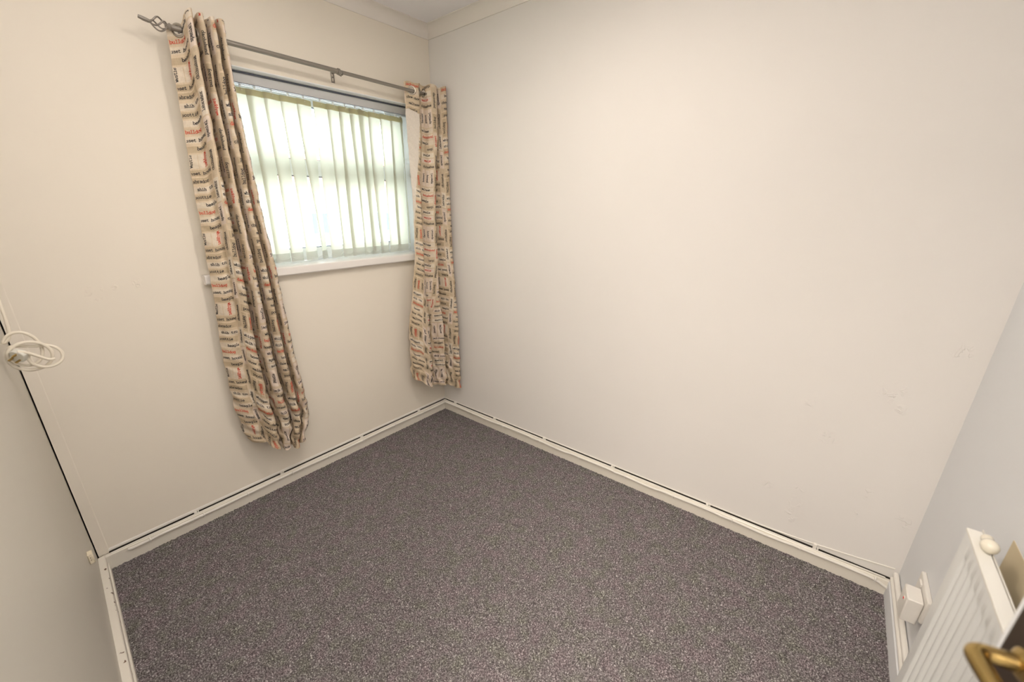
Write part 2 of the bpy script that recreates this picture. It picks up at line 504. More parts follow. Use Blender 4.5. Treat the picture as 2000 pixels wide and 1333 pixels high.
# two painted heating pipes run along the near wall on top of the skirting
for zz, oo, rr, lab in ((.084, .013, .0085, 'lower painted pipe on the skirting below the radiator'), (.108, .010, .0085, 'upper painted pipe on the wall below the radiator')):
    p = thing('heating_pipe', lab, 'pipe', (-.4, ny(-.4) + oo, zz))
    MB().tube([(x, ny(x) + oo, zz + .0008 * math.sin(x * 31)) for x in np.linspace(-.006, -1.35, 50)], rr, 10).build('pipe_run', M_cable, p, smooth=True)
    for x in (-.47, -.95):
        MB().tube([(x + .006 * 0, ny(x) + oo + math.cos(a) * (rr + .0012), zz + math.sin(a) * (rr + .0012)) for a in np.linspace(-PI * .5, PI * .5, 9)], .0025, 6).build('pipe_clip', M_cable, p, smooth=True)

# ------------------------------------------------------------------ window
win = MB()
FY0, FY1 = .165, .225
fw = .050
win.box((OX0, FY0, OZ0), (OX0 + fw, FY1, OZ1 - .003)); win.box((OX1 - fw, FY0, OZ0), (OX1, FY1, OZ1 - .003))
win.box((OX0 + fw, FY0, OZ0), (OX1 - fw, FY1, OZ0 + .065)); win.box((OX0 + fw, FY0, OZ1 - .065), (OX1 - fw, FY1, OZ1 - .003))
window = tag(win.build('window_1', M_upvc, None, bevel=.004), 'white plastic framed window behind the vertical blind', kind='structure')
MB().box((OX0 + fw, FY0 - .004, 1.598), (OX1 - fw, FY1, 1.676)).build('transom', M_upvc, window, bevel=.004)
# glazing beads, gaskets, panes
def light_(z0, z1, nm):
    x0, x1 = OX0 + fw, OX1 - fw
    b = .014; h = .004
    g = MB()
    g.box((x0, FY0 + .012, z0), (x0 + b, FY0 + .03, z1)); g.box((x1 - b, FY0 + .012, z0), (x1, FY0 + .03, z1))
    g.box((x0 + b, FY0 + .012, z0), (x1 - b, FY0 + .03, z0 + h)); g.box((x0 + b, FY0 + .012, z1 - h), (x1 - b, FY0 + .03, z1))
    g.build('glazing_gasket', M_gasket, window)
    m = bpy.data.materials.get('window glass')
    if not m:
        m = bpy.data.materials.new('window glass'); m.use_nodes = True
        nt = m.node_tree; nt.nodes.remove(nt.nodes['Principled BSDF'])
        out = nt.nodes['Material Output']
        t = nd(m, 'ShaderNodeBsdfTransparent'); t.inputs[0].default_value = (.93, .96, .95, 1)
        gl = nd(m, 'ShaderNodeBsdfGlossy'); gl.inputs['Roughness'].default_value = .02
        fr = nd(m, 'ShaderNodeFresnel'); fr.inputs['IOR'].default_value = 1.45
        mx = nd(m, 'ShaderNodeMixShader')
        lk(m, fr.outputs[0], mx.inputs[0]); lk(m, t.outputs[0], mx.inputs[1]); lk(m, gl.outputs[0], mx.inputs[2]); lk(m, mx.outputs[0], out.inputs['Surface'])
    MB().box((x0, FY0 + .019, z0), (x1, FY0 + .023, z1)).build('glass_pane', m, window)
light_(OZ0 + .065, 1.598, 'lower'); light_(1.676, OZ1 - .065, 'upper')
sill = MB()
sill.prism([(.165, OZ0), (-.030, OZ0), (-.034, OZ0 - .004), (-.035, OZ0 - .010), (-.035, OZ0 - .036), (-.031, OZ0 - .041), (-.002, OZ0 - .041), (-.002, OZ0 - .011), (.165, OZ0 - .011)],
           (OX0 + .001, 0, 0), (OX1 - .001, 0, 0), (0, 1, 0), (0, 0, 1))
sill.prism([(-.0005, OZ0), (-.030, OZ0), (-.034, OZ0 - .004), (-.035, OZ0 - .010), (-.035, OZ0 - .036), (-.031, OZ0 - .041), (-.0005, OZ0 - .041)],
           (-1.375, 0, 0), (OX0 + .001, 0, 0), (0, 1, 0), (0, 0, 1))
sill.prism([(-.0005, OZ0), (-.030, OZ0), (-.034, OZ0 - .004), (-.035, OZ0 - .010), (-.035, OZ0 - .036), (-.031, OZ0 - .041), (-.0005, OZ0 - .041)],
           (OX1 - .001, 0, 0), (-.06, 0, 0), (0, 1, 0), (0, 0, 1))
so = sill.build('window_sill', M_sill, window, smooth=True, angle=30)

# ------------------------------------------------------------------ vertical blind
M_vane = bpy.data.materials.new('cream blind fabric'); M_vane.use_nodes = True
def vane_nodes(m, col, tr):
    nt = m.node_tree; out = nt.nodes['Material Output']; b = nt.nodes['Principled BSDF']
    b.inputs['Roughness'].default_value = .8; b.inputs['Base Color'].default_value = (*col, 1)
    t = nd(m, 'ShaderNodeBsdfTranslucent'); t.inputs[0].default_value = (*[c * .98 for c in tr], 1)
    mx = nd(m, 'ShaderNodeMixShader'); mx.inputs[0].default_value = .68
    tc = nd(m, 'ShaderNodeTexCoord')
    mp = nd(m, 'ShaderNodeMapping'); mp.inputs['Scale'].default_value = (60, 60, 900); lk(m, tc.outputs['Object'], mp.inputs[0])
    n = nd(m, 'ShaderNodeTexNoise'); n.inputs['Scale'].default_value = 1.0; lk(m, mp.outputs[0], n.inputs['Vector'])
    bp = nd(m, 'ShaderNodeBump'); bp.inputs['Strength'].default_value = .15; bp.inputs['Distance'].default_value = .001
    lk(m, n.outputs['Fac'], bp.inputs['Height']); lk(m, bp.outputs[0], b.inputs['Normal'])
    lk(m, b.outputs[0], mx.inputs[1]); lk(m, t.outputs[0], mx.inputs[2]); lk(m, mx.outputs[0], out.inputs['Surface'])
vane_nodes(M_vane, (.82, .80, .66), (.47, .465, .385))
M_pocket = bpy.data.materials.new('doubled blind fabric'); M_pocket.use_nodes = True
vane_nodes(M_pocket, (.78, .74, .56), (.70, .66, .46))
M_weight = bpy.data.materials.new('blind weight plastic'); M_weight.use_nodes = True
vane_nodes(M_weight, (.86, .88, .87), (.92, .93, .92))
M_plastic = new_mat('clear white plastic', (.90, .92, .92), .3); add_bump(M_plastic, 80, .03, .001)
M_rail = new_mat('white aluminium headrail', (.60, .61, .62), .35, .2); add_bump(M_rail, 50, .03, .001)

bl_ = thing('vertical_blind', 'cream vertical blind of hanging fabric vanes in the window recess', 'blind', (-.7, .06, OZ1))
RZ = 1.947
MB().prism([(.048, RZ + .036), (.048, RZ + .006), (.051, RZ), (.062, RZ), (.062, RZ + .004), (.074, RZ + .004), (.074, RZ), (.085, RZ), (.088, RZ + .006), (.088, RZ + .036), (.085, RZ + .039), (.051, RZ + .039)],
           (OX0 + .006, 0, 0), (OX1 - .008, 0, 0), (0, 1, 0), (0, 0, 1)).build('headrail', M_rail, bl_, smooth=True, angle=30)
MB().box((OX0 + .004, .0465, RZ - .0012), (OX1 - .006, .0485, RZ + .0010)).build('rail_edge', M_gasket, bl_)['label'] = 'dark lower edge of the headrail'
MB().box((OX1 - .008, .046, RZ - .001), (OX1 - .004, .090, RZ + .040)).build('end_cap', M_plastic, bl_)
tops = [-1.243, -1.170, -1.098, -1.034, -.962, -.884, -.810, -.730, -.659, -.594, -.528, -.478, -.413, -.339, -.270, -.223]
angb = [24, 24, 22, 20, 24, 26, 44, 16, 18, 6, 22, 24, 20, 14, 4, 60]
angt = [10, 10, 8, 8, 12, 8, 16, 6, 10, 8, 12, 22, 8, 8, 6, 44]
YB = .069
tops = [t_ + .007 for t_ in tops]
MB().box((OX0 + .01, .0475, RZ + .039), (OX1 - .01, .088, OZ1 - .004)).build('rail_gap_shade', M_gasket, bl_)  # dark strip, shade between headrail and soffit put into the colour
bot_pts = []
for i, xl in enumerate(tops):
    cx_ = xl + .036
    W2 = .0425
    m = MB(); nz = 24; nxp = 6
    zt, zb = RZ - .014, 1.178
    z_list = list(np.linspace(zt, zb, nz))
    vs = []
    random.seed(100 + i)
    ph = random.uniform(0, 6)
    def sect(z):
        t = (zt - z) / (zt - zb)
        tt = t * t * (3 - 2 * t)
        an = math.radians(lerp(angt[i], angb[i], tt) + 3 * math.sin(ph + t * 5))
        sway = .003 * math.sin(ph + t * 3)
        return an, cx_ + sway, t
    for z in z_list:
        an, xc, t = sect(z)
        for k in range(nxp + 1):
            s_ = -1 + 2 * k / nxp
            bow = .004 * (1 - s_ * s_) * (1 - .7 * t)
            vs.append((xc + W2 * s_ * math.cos(an) + bow * math.sin(an), YB + W2 * s_ * math.sin(an) - bow * math.cos(an), z))
    fs = []
    for a in range(nz - 1):
        for k in range(nxp):
            q = a * (nxp + 1) + k
            fs.append((q, q + 1, q + nxp + 2, q + nxp + 1))
    m.add(vs, fs)
    v = m.build('vane', M_vane, bl_, smooth=True, angle=80)
    # doubled pocket at the top and weighted pocket at the foot
    def pocket(z0, z1, th, nm, mat):
        p = MB()
        for sgn in (-1, 1):
            vs = []
            for z in (z0, (z0 + z1) / 2, z1):
                an, xc, t = sect(min(z0, zt) if z > zt else max(z, zb))
                for k in range(nxp + 1):
                    s_ = -1 + 2 * k / nxp
                    bow = .004 * (1 - s_ * s_) * (1 - .7 * t) + th * sgn * (.35 if abs(s_) == 1 else 1)
                    vs.append((xc + W2 * s_ * math.cos(an) + bow * math.sin(an), YB + W2 * s_ * math.sin(an) - bow * math.cos(an), z))
            fs = []
            for a in range(2):
                for k in range(nxp):
                    q = a * (nxp + 1) + k
                    fs.append((q, q + 1, q + nxp + 2, q + nxp + 1))
            p.add(vs, fs)
        return p.build(nm, mat, v, smooth=True, angle=80)
    pocket(zt + .001, zt - .024, .0012, 'hanger_pocket', M_pocket)
    pocket(zb + .042, zb - .004, .0016, 'weight_pocket', M_weight)
    an, xc, t = sect(zt)
    hk = MB()
    hk.box((xc - .004, YB - .003, zt - .004), (xc + .004, YB + .003, RZ + .003))
    hk.box((xc - .006, YB - .0045, zt - .010), (xc + .006, YB + .0045, zt - .003))
    hk.build('hanger', M_plastic, v, bevel=.001)
    an, xc, t = sect(zb)
    bot_pts.append(((xc - W2 * .96 * math.cos(an), YB - W2 * .96 * math.sin(an)), (xc + W2 * .96 * math.cos(an), YB + W2 * .96 * math.sin(an))))
# link chain between the feet: front and back runs
for s_ in (0, 1):
    for i in range(len(bot_pts) - 1):
        a = bot_pts[i][s_]; b = bot_pts[i + 1][s_]
        P = []
        for k in range(9):
            t = k / 8
            P.append((lerp(a[0], b[0], t), lerp(a[1], b[1], t), 1.205 - .016 * 4 * t * (1 - t)))
        MB().tube(P, .0008, 5).build('link_chain', M_plastic, bl_, smooth=True)
# control cord at the right end
MB().tube([(-.158, .05, RZ), (-.157, .048, 1.85), (-.157, .046, 1.75), (-.156, .046, 1.66)], .0011, 6).build('control_cord', M_plastic, bl_, smooth=True)
MB().lathe([(.001, 0), (.006, .004), (.008, .02), (.005, .045), (.001, .05)], Matrix.Translation((-.156, .046, 1.612)), 12).build('cord_weight', M_plastic, bl_, smooth=True)

# ------------------------------------------------------------------ curtain pole
M_pole = new_mat('brushed pewter metal', (.29, .265, .235), .45, .6); add_bump(M_pole, 200, .05, .0005)
PY, PZ = -.09, 2.043
pole = thing('curtain_pole', 'pewter grey telescopic curtain pole with a cage finial above the window', 'curtain pole', (-.7, PY, PZ))
MB().cyl((-1.315, PY, PZ + .004), (-.655, PY, PZ), .0095, 20).build('pole_tube', M_pole, pole, smooth=True)
MB().cyl((-.67, PY, PZ), (-.035, PY, PZ - .004), .0080, 20).build('inner_tube', M_pole, pole, smooth=True)
MB().lathe([(.0095, -.006), (.0125, -.005), (.0125, .005), (.0095, .006)], Matrix.Translation((-.659, PY, PZ)) @ Matrix.Rotation(PI / 2, 4, 'Y'), 20).build('collar', M_pole, pole, smooth=True)
# cage finial
fin = MB().lathe([(.010, 0), (.012, .004), (.008, .010), (.010, .014), (.004, .018)], Matrix.Translation((-1.313, PY, PZ + .004)) @ Matrix.Rotation(-PI / 2, 4, 'Y'), 16).build('finial', M_pole, pole, smooth=True)
FL = .052
for k in range(4):
    P = []; R_ = []
    for q in range(17):
        t = q / 16
        r = .0235 * math.sin(PI * t) ** .8 * (1 - .25 * t)
        a = k * PI / 2 + .5 + 2.4 * t
        P.append((-1.322 - FL * t, PY + r * math.cos(a), PZ + .005 + r * math.sin(a)))
        R_.append(.0027)
    MB().tube(P, R_, 6).build('cage_wire', M_pole, fin, smooth=True)
MB().tube([(-1.370, PY, PZ + .005), (-1.378, PY - .001, PZ + .006), (-1.392, PY - .001, PZ + .009), (-1.405, PY, PZ + .013)], [.004, .0062, .0066, .0052], 10).build('finial_tip', M_pole, fin, smooth=True)
fin2 = MB().lathe([(.008, 0), (.012, .004), (.010, .012), (.003, .02)], Matrix.Translation((-.035, PY, PZ - .004)) @ Matrix.Rotation(PI / 2, 4, 'Y'), 16).build('end_stop', M_pole, pole, smooth=True)
def bracket(x, hidden=False):
    m = MB()
    # slotted wall plate
    z0, z1 = PZ - .028, PZ + .018
    m.box((x - .009, -.003, z0), (x - .004, 0, z1)); m.box((x + .004, -.003, z0), (x + .009, 0, z1))
    m.box((x - .004, -.003, z0), (x + .004, 0, z0 + .006)); m.box((x - .004, -.003, z1 - .008), (x + .004, 0, z1)); m.box((x - .004, -.003, PZ - .008), (x + .004, 0, PZ - .001))
    b = m.build('bracket_plate', M_pole, pole, bevel=.001)
    a = MB().tube([(x, -.002, PZ + .012), (x, -.03, PZ + .010), (x, -.06, PZ - .004), (x, -.078, PZ - .012)], .0035, 8)
    P = [(x, PY + math.cos(t) * .0118, PZ + .001 + math.sin(t) * .0118) for t in np.linspace(-PI * 1.02, .05, 12)]
    a.tube(P, .0024, 6)
    a.build('bracket_arm', M_pole, b, smooth=True)
bracket(-.640); bracket(-1.245)

# ------------------------------------------------------------------ curtains
# typewriter letters as short strokes (cell 1 wide, x-height 1)
G = {
 'a': [[(.2,.8),(.35,.97),(.6,.97),(.74,.8),(.74,.12),(.92,.02)],[(.74,.55),(.4,.55),(.16,.4),(.14,.18),(.3,0),(.55,.03),(.74,.25)]],
 'b': [[(.04,1.5),(.2,1.5),(.2,0)],[(.2,.7),(.4,.96),(.66,.96),(.88,.72),(.88,.26),(.66,0),(.4,0),(.2,.25)]],
 'c': [[(.84,.66),(.82,.9),(.6,.98),(.35,.95),(.14,.7),(.14,.28),(.35,.03),(.62,0),(.86,.2)]],
 'd': [[(.62,1.5),(.78,1.5),(.78,.02),(.95,.02)],[(.78,.7),(.6,.96),(.34,.96),(.12,.72),(.12,.26),(.34,0),(.6,0),(.78,.25)]],
 'e': [[(.14,.52),(.86,.52),(.84,.74),(.62,.97),(.36,.97),(.14,.72),(.14,.28),(.36,.02),(.64,0),(.86,.16)]],
 'f': [[(.84,1.4),(.66,1.5),(.48,1.4),(.42,1.2),(.42,.02)],[(.15,.95),(.75,.95)],[(.15,.02),(.72,.02)]],
 'g': [[(.95,.95),(.78,.95),(.78,-.25),(.6,-.48),(.28,-.48)],[(.78,.7),(.6,.96),(.34,.96),(.12,.72),(.12,.32),(.34,.08),(.6,.08),(.78,.32)]],
 'h': [[(.04,1.5),(.2,1.5),(.2,.02)],[(.2,.7),(.42,.96),(.64,.96),(.78,.75),(.78,.02)],[(.04,.02),(.38,.02)],[(.62,.02),(.95,.02)]],
 'i': [[(.2,.95),(.52,.95),(.52,.02)],[(.15,.02),(.88,.02)],[(.5,1.28),(.5,1.44)]],
 'j': [[(.25,.95),(.62,.95),(.62,-.3),(.45,-.48),(.18,-.46)],[(.6,1.28),(.6,1.44)]],
 'k': [[(.04,1.5),(.2,1.5),(.2,.02)],[(.78,.95),(.22,.45)],[(.42,.62),(.82,.02)],[(.04,.02),(.38,.02)]],
 'l': [[(.2,1.5),(.52,1.5),(.52,.02)],[(.14,.02),(.9,.02)]],
 'm': [[(.0,.95),(.12,.95),(.12,.02)],[(.12,.8),(.3,.97),(.48,.85),(.48,.02)],[(.48,.8),(.68,.97),(.86,.85),(.86,.02),(.98,.02)]],
 'n': [[(.04,.95),(.2,.95),(.2,.02)],[(.2,.7),(.42,.96),(.64,.96),(.78,.75),(.78,.02)],[(.04,.02),(.38,.02)],[(.62,.02),(.95,.02)]],
 'o': [[(.36,0),(.64,0),(.86,.26),(.86,.7),(.64,.97),(.36,.97),(.14,.7),(.14,.26),(.36,0)]],
 'p': [[(.04,.95),(.2,.95),(.2,-.48)],[(.2,.7),(.4,.96),(.66,.96),(.88,.72),(.88,.26),(.66,0),(.4,0),(.2,.25)],[(.04,-.48),(.42,-.48)]],
 'r': [[(.1,.95),(.34,.95),(.34,.02)],[(.34,.62),(.5,.88),(.72,.97),(.9,.85)],[(.1,.02),(.68,.02)]],
 's': [[(.8,.75),(.74,.92),(.45,.98),(.2,.86),(.22,.62),(.75,.4),(.84,.18),(.6,0),(.3,.02),(.16,.2)]],
 't': [[(.36,1.3),(.36,.2),(.52,0),(.74,.02),(.88,.16)],[(.1,.95),(.78,.95)]],
 'u': [[(.04,.95),(.2,.95),(.2,.25),(.36,0),(.58,.02),(.78,.25)],[(.62,.95),(.78,.95),(.78,.02),(.95,.02)]],
 'w': [[(.0,.95),(.22,.95)],[(.1,.95),(.28,.02),(.5,.75),(.72,.02),(.9,.95)],[(.78,.95),(1,.95)]],
 'x': [[(.14,.95),(.84,.02)],[(.84,.95),(.14,.02)]],
 'z': [[(.16,.95),(.84,.95),(.16,.02),(.86,.02)]],
 ' ': [],
}
BLACK, RED = 0, 1
PER = .315           # vertical repeat of the print
ROW = PER / 10
PITCH = .0083        # letter advance
XH = .0076
words_h = ['beagle', 'bulldog', 'basset hound', 'labrador', 'shih tzu', 'scottie', 'poodle', 'chow chow', 'maltese', 'dachshund', 'boxer', 'corgi', 'whippet', 'chihuahua', 'spaniel', 'westie', 'jack russell']
# each column: width and rows; ('V', rows, [words]) is a block of upright words
COLS = [
 (.104, ['bulldog*', 'basset hound', ' beagle', ('V', 2, ['westie', 'whippet*']), 'basset hound', 'labrador', 'shih tzu', 'scottie', ' beagle']),
 (.032, [('V', 3, ['spaniel']), ('V', 4, ['chihuahua']), ('V', 3, ['labrador'])]),
 (.080, ['dachshund*', 'boxer', 'chow chow', 'maltese', 'poodle', ('V', 3, ['bulldog', 'spaniel*', 'corgi']), 'whippet', 'shih tzu']),
 (.030, [('V', 4, ['chow chow']), ('V', 4, ['jack russell'][:1]), ('V', 2, ['boxer'])]),
 (.086, ['corgi', 'poodle', 'westie*', 'chihuahua', ('V', 3, ['basset', 'hound', 'spaniel']), 'maltese', 'dachshund*', 'beagle']),
 (.030, [('V', 4, ['dachshund']), ('V', 3, ['bulldog']), ('V', 3, ['whippet*'])]),
 (.078, ['shih tzu', 'spaniel', 'scottie', ('V', 3, ['poodle', 'maltese']), 'jack russell'[:9], 'whippet', 'bulldog*', 'hound']),
]
TW = sum(c[0] for c in COLS)
PALETTE = [(.58, .465, .32), (.66, .545, .395), (.76, .66, .53), (.80, .71, .585), (.79, .67, .57)]
BASE = (.72, .59, .43)

def layout(width, height, seed, u_shift=0.0, v_shift=0.0):
    """-> boxes (u0,u1,v0,v1,colour) and words (text,u,v,upright,ink,flip), v measured down from the top"""
    random.seed(seed)
    boxes = []; wl_ = []
    u = -u_shift
    ci = 0
    while u < width:
        cw_, rows = COLS[ci % len(COLS)]
        off = [0, .009, .021, .013, .027, .004, .017][ci % len(COLS)]
        v = -PER + v_shift - off
        rr_ = random.Random(50 + ci % len(COLS))
        sched = []
        for r_ in rows:
            sched.append((r_, rr_.random(), rr_.choice(PALETTE[:3] if ci % len(COLS) == 0 else PALETTE), rr_.random() < .5))
        while v < height:
            for r_, q, colr, flip in sched:
                if isinstance(r_, tuple):
                    hgt = r_[1] * ROW; ws = r_[2]; n = len(ws)
                    for k, wd in enumerate(ws):
                        a = u + cw_ * k / n; b = u + cw_ * (k + 1) / n
                        boxes.append((a + .0025, b - .0025, v + .003, v + hgt - .003, colr))
                        ink = RED if wd.endswith('*') else BLACK
                        wd2 = wd.strip('*')
                        ln = len(wd2) * PITCH
                        cu = (a + b) / 2
                        wl_.append((wd2, cu, v + hgt / 2, True, ink, (k % 2 == 1) or (flip and n == 1)))
                    v += hgt
                else:
                    wd = r_.strip('*'); ink = RED if r_.endswith('*') else BLACK
                    ln = len(wd) * PITCH
                    c0 = u + max(.003, (cw_ - ln) * q)
                    boxes.append((u + .002, u + cw_ - .002, v + .0035, v + ROW - .0035, colr))
                    wl_.append((wd, c0, v + ROW * .66, False, ink, False))
                    v += ROW
        u += cw_
        ci += 1
    return boxes, wl_

M_ink = [new_mat('black print ink', (.035, .035, .04), .8), new_mat('red print ink', (.62, .075, .04), .8)]
for m_ in M_ink: add_bump(m_, 900, .05, .0002)
def cloth_mat():
    m = new_mat('printed linen', (.6, .5, .4), .85, spec=.15)
    b = m.node_tree.nodes['Principled BSDF']
    at = nd(m, 'ShaderNodeVertexColor', layer_name='print_patches')
    uv = nd(m, 'ShaderNodeUVMap', uv_map='cloth')
    w1 = nd(m, 'ShaderNodeTexNoise'); mp = nd(m, 'ShaderNodeMapping'); mp.inputs['Scale'].default_value = (60, 900, 1)
    lk(m, uv.outputs[0], mp.inputs[0]); lk(m, mp.outputs[0], w1.inputs['Vector']); w1.inputs['Scale'].default_value = 1; w1.inputs['Detail'].default_value = 2
    w2 = nd(m, 'ShaderNodeTexNoise'); mp2 = nd(m, 'ShaderNodeMapping'); mp2.inputs['Scale'].default_value = (900, 60, 1)
    lk(m, uv.outputs[0], mp2.inputs[0]); lk(m, mp2.outputs[0], w2.inputs['Vector']); w2.inputs['Scale'].default_value = 1; w2.inputs['Detail'].default_value = 2
    ad = nd(m, 'ShaderNodeMath', operation='ADD'); lk(m, w1.outputs['Fac'], ad.inputs[0]); lk(m, w2.outputs['Fac'], ad.inputs[1])
    mr = nd(m, 'ShaderNodeMapRange'); mr.inputs['From Min'].default_value = .7; mr.inputs['From Max'].default_value = 1.3; mr.inputs['To Min'].default_value = .88; mr.inputs['To Max'].default_value = 1.1
    lk(m, ad.outputs[0], mr.inputs['Value'])
    vm = nd(m, 'ShaderNodeVectorMath', operation='SCALE'); lk(m, at.outputs['Color'], vm.inputs[0]); lk(m, mr.outputs['Result'], vm.inputs['Scale'])
    lk(m, vm.outputs[0], b.inputs['Base Color'])
    bp = nd(m, 'ShaderNodeBump'); bp.inputs['Strength'].default_value = .25; bp.inputs['Distance'].default_value = .0006
    lk(m, ad.outputs[0], bp.inputs['Height']); lk(m, bp.outputs[0], b.inputs['Normal'])
    t = nd(m, 'ShaderNodeBsdfTranslucent'); lk(m, vm.outputs[0], t.inputs[0])
    mx = nd(m, 'ShaderNodeMixShader'); mx.inputs[0].default_value = .14
    lk(m, b.outputs[0], mx.inputs[1]); lk(m, t.outputs[0], mx.inputs[2]); lk(m, mx.outputs[0], m.node_tree.nodes['Material Output'].inputs['Surface'])
    return m
M_cloth = cloth_mat()
M_eye = new_mat('pewter eyelet', (.42, .38, .32), .3, .85); add_bump(M_eye, 100, .03, .0005)

def catmull(P, n):
    P = np.array(P, float)
    Q = np.vstack([2 * P[0] - P[1], P, 2 * P[-1] - P[-2]])
    out = []
    segs = len(P) - 1
    for k in range(n):
        t = k / (n - 1) * segs
        i = min(int(t), segs - 1); f = t - i
        p0, p1, p2, p3 = Q[i], Q[i+1], Q[i+2], Q[i+3]
        out.append(.5 * ((2*p1) + (-p0+p2)*f + (2*p0-5*p1+4*p2-p3)*f*f + (-p0+3*p1-3*p2+p3)*f**3))
    return np.array(out)

def resample(P, n):
    d = np.r_[0, np.cumsum(np.linalg.norm(np.diff(P, axis=0), axis=1))]
    s = np.linspace(0, d[-1], n)
    return np.stack([np.interp(s, d, P[:, k]) for k in range(P.shape[1])], -1), d[-1]

def make_curtain(root, levels, ztop, zbot_tab, seed, u_shift, v_shift, lining=None, ztop_tab=[(0, 0), (1, 0)]):
    """levels: [(z, [(x,y)...])] plan outlines with equal point counts, from top to bottom"""
    NU, NV = 300, 300
    rng = np.random.default_rng(seed)
    plans = []
    zl = [l[0] for l in levels]
    Ps = [np.array(l[1], float) for l in levels]
    width = 0
    S = np.linspace(0, 1, NU)
    zb = np.array([table(zbot_tab, s) for s in S])
    zt = ztop + .004 * np.sin(S * 40) + .004 * rng.standard_normal(NU).cumsum() / 20
    zt = zt + np.array([table(ztop_tab, s) for s in S])
    grid = np.zeros((NV, NU, 3))
    LV = 60
    fine = []
    zf = np.linspace(2.12, .2, LV)
    for z in zf:
        if z >= zl[0]: P = Ps[0]
        elif z <= zl[-1]: P = Ps[-1]
        else:
            for i in range(len(zl) - 1):
                if zl[i] >= z >= zl[i+1]:
                    t = (zl[i] - z) / (zl[i] - zl[i+1]); t = t*t*(3-2*t)*.6 + t*.4
                    P = Ps[i] * (1 - t) + Ps[i+1] * t
        c = catmull(P, 900)
        c, ln = resample(c, NU)
        width = max(width, 0) + ln / LV
        fine.append(c)
    fine = np.array(fine)
    for j in range(NV):
        v = j / (NV - 1)
        z = zt * (1 - v) + zb * v
        k = (2.12 - z) / (2.12 - .2) * (LV - 1)
        k0 = np.clip(k.astype(int), 0, LV - 2); f = (k - k0)[:, None]
        xy = fine[k0, np.arange(NU)] * (1 - f) + fine[k0 + 1, np.arange(NU)] * f
        # gathered wrinkles, stronger towards the hem
        w_ = .0012 + .0045 * max(0, v - .72) / .28
        dx = w_ * np.sin(z * 55 + S * 21) * np.sin(S * 63 + 2)
        dy = w_ * np.sin(z * 88 + S * 47 + 1.3) + .0008 * np.sin(z * 190 + S * 90)
        grid[j, :, 0] = xy[:, 0] + dx
        grid[j, :, 1] = np.minimum(xy[:, 1] + dy, -.006)
        grid[j, :, 2] = z
    height = ztop - float(zb.mean())
    # normals towards the room side
    du = np.gradient(grid, axis=1); dv = np.gradient(grid, axis=0)
    nrm = np.cross(dv, du); nrm /= (np.linalg.norm(nrm, axis=2, keepdims=True) + 1e-9)
    # make sure it points outwards (left to right travel, room at -y): cross sign
    nrm = -nrm if nrm[:, :8, 1].mean() > 0 else nrm
    boxes, wds = layout(width, height, seed, u_shift, v_shift)
    # eyelets where the cloth crosses the pole
    row = int(np.argmin(np.abs(grid[:, NU // 2, 2] - PZ)))
    cross = []
    yy = grid[row, :, 1]
    for i in range(NU - 1):
        if (yy[i] - PY) * (yy[i+1] - PY) <= 0:
            if not cross or i - cross[-1] > 8: cross.append(i)
    uu = S * width
    # colour of each quad
    UC = (uu[:-1] + uu[1:]) / 2
    VC = (np.arange(NV - 1) + .5) / (NV - 1) * height
    col = np.tile(np.array(BASE), (NV - 1, NU - 1, 1))
    for a, b, c0, c1, cc in boxes:
        i0, i1 = np.searchsorted(UC, [a, b]); j0, j1 = np.searchsorted(VC, [c0, c1])
        col[j0:j1, i0:i1] = cc
    def in_lining(u, v):
        if not lining: return False
        z = ztop - v
        return u < table(lining, z)
    if lining:
        for j in range(NV - 1):
            lim = table(lining, ztop - VC[j])
            col[j, UC < lim] = (.80, .73, .65)
    keep = np.ones((NV - 1, NU - 1), bool)
    zc = (grid[:-1, :-1, 2] + grid[1:, 1:, 2]) / 2
    for ci_ in cross:
        du_ = (UC[None, :] - uu[ci_]); dz_ = zc - PZ
        keep[(du_ ** 2 + dz_ ** 2) < .0165 ** 2] = False
    verts = grid.reshape(-1, 3)
    jj, ii = np.nonzero(keep)
    a = jj * NU + ii
    F = np.stack([a, a + 1, a + NU + 1, a + NU], -1)
    me = bpy.data.meshes.new('cloth')
    me.vertices.add(len(verts)); me.vertices.foreach_set('co', verts.ravel())
    me.loops.add(F.size); me.loops.foreach_set('vertex_index', F.ravel().astype(np.int32))
    me.polygons.add(len(F)); me.polygons.foreach_set('loop_start', (np.arange(len(F)) * 4).astype(np.int32))
    me.polygons.foreach_set('use_smooth', np.ones(len(F), bool))
    me.update(calc_edges=True)
    ca = me.color_attributes.new('print_patches', 'FLOAT_COLOR', 'CORNER')
    cc = np.repeat(np.concatenate([col[jj, ii], np.ones((len(jj), 1))], 1), 4, axis=0)
    ca.data.foreach_set('color', cc.ravel())
    uvl = me.uv_layers.new(name='cloth')
    U = uu[F % NU]; V = (F // NU) / (NV - 1) * height
    uvl.data.foreach_set('uv', np.stack([U, V], -1).reshape(-1))
    me.materials.append(M_cloth)
    cloth = bpy.data.objects.new('cloth', me); C.objects.link(cloth); link_parent(cloth, root)
    # lettering
    def samp(u, v):
        fu = u / width * (NU - 1); fv = v / height * (NV - 1)
        if fu < .5 or fv < .5 or fu > NU - 1.6 or fv > NV - 1.6: return None
        i = int(fu); j = int(fv); a_ = fu - i; b_ = fv - j
        p = (grid[j, i] * (1-a_) * (1-b_) + grid[j, i+1] * a_ * (1-b_) + grid[j+1, i] * (1-a_) * b_ + grid[j+1, i+1] * a_ * b_)
        return p + nrm[j, i] * .0010
    pr = [MB(), MB()]
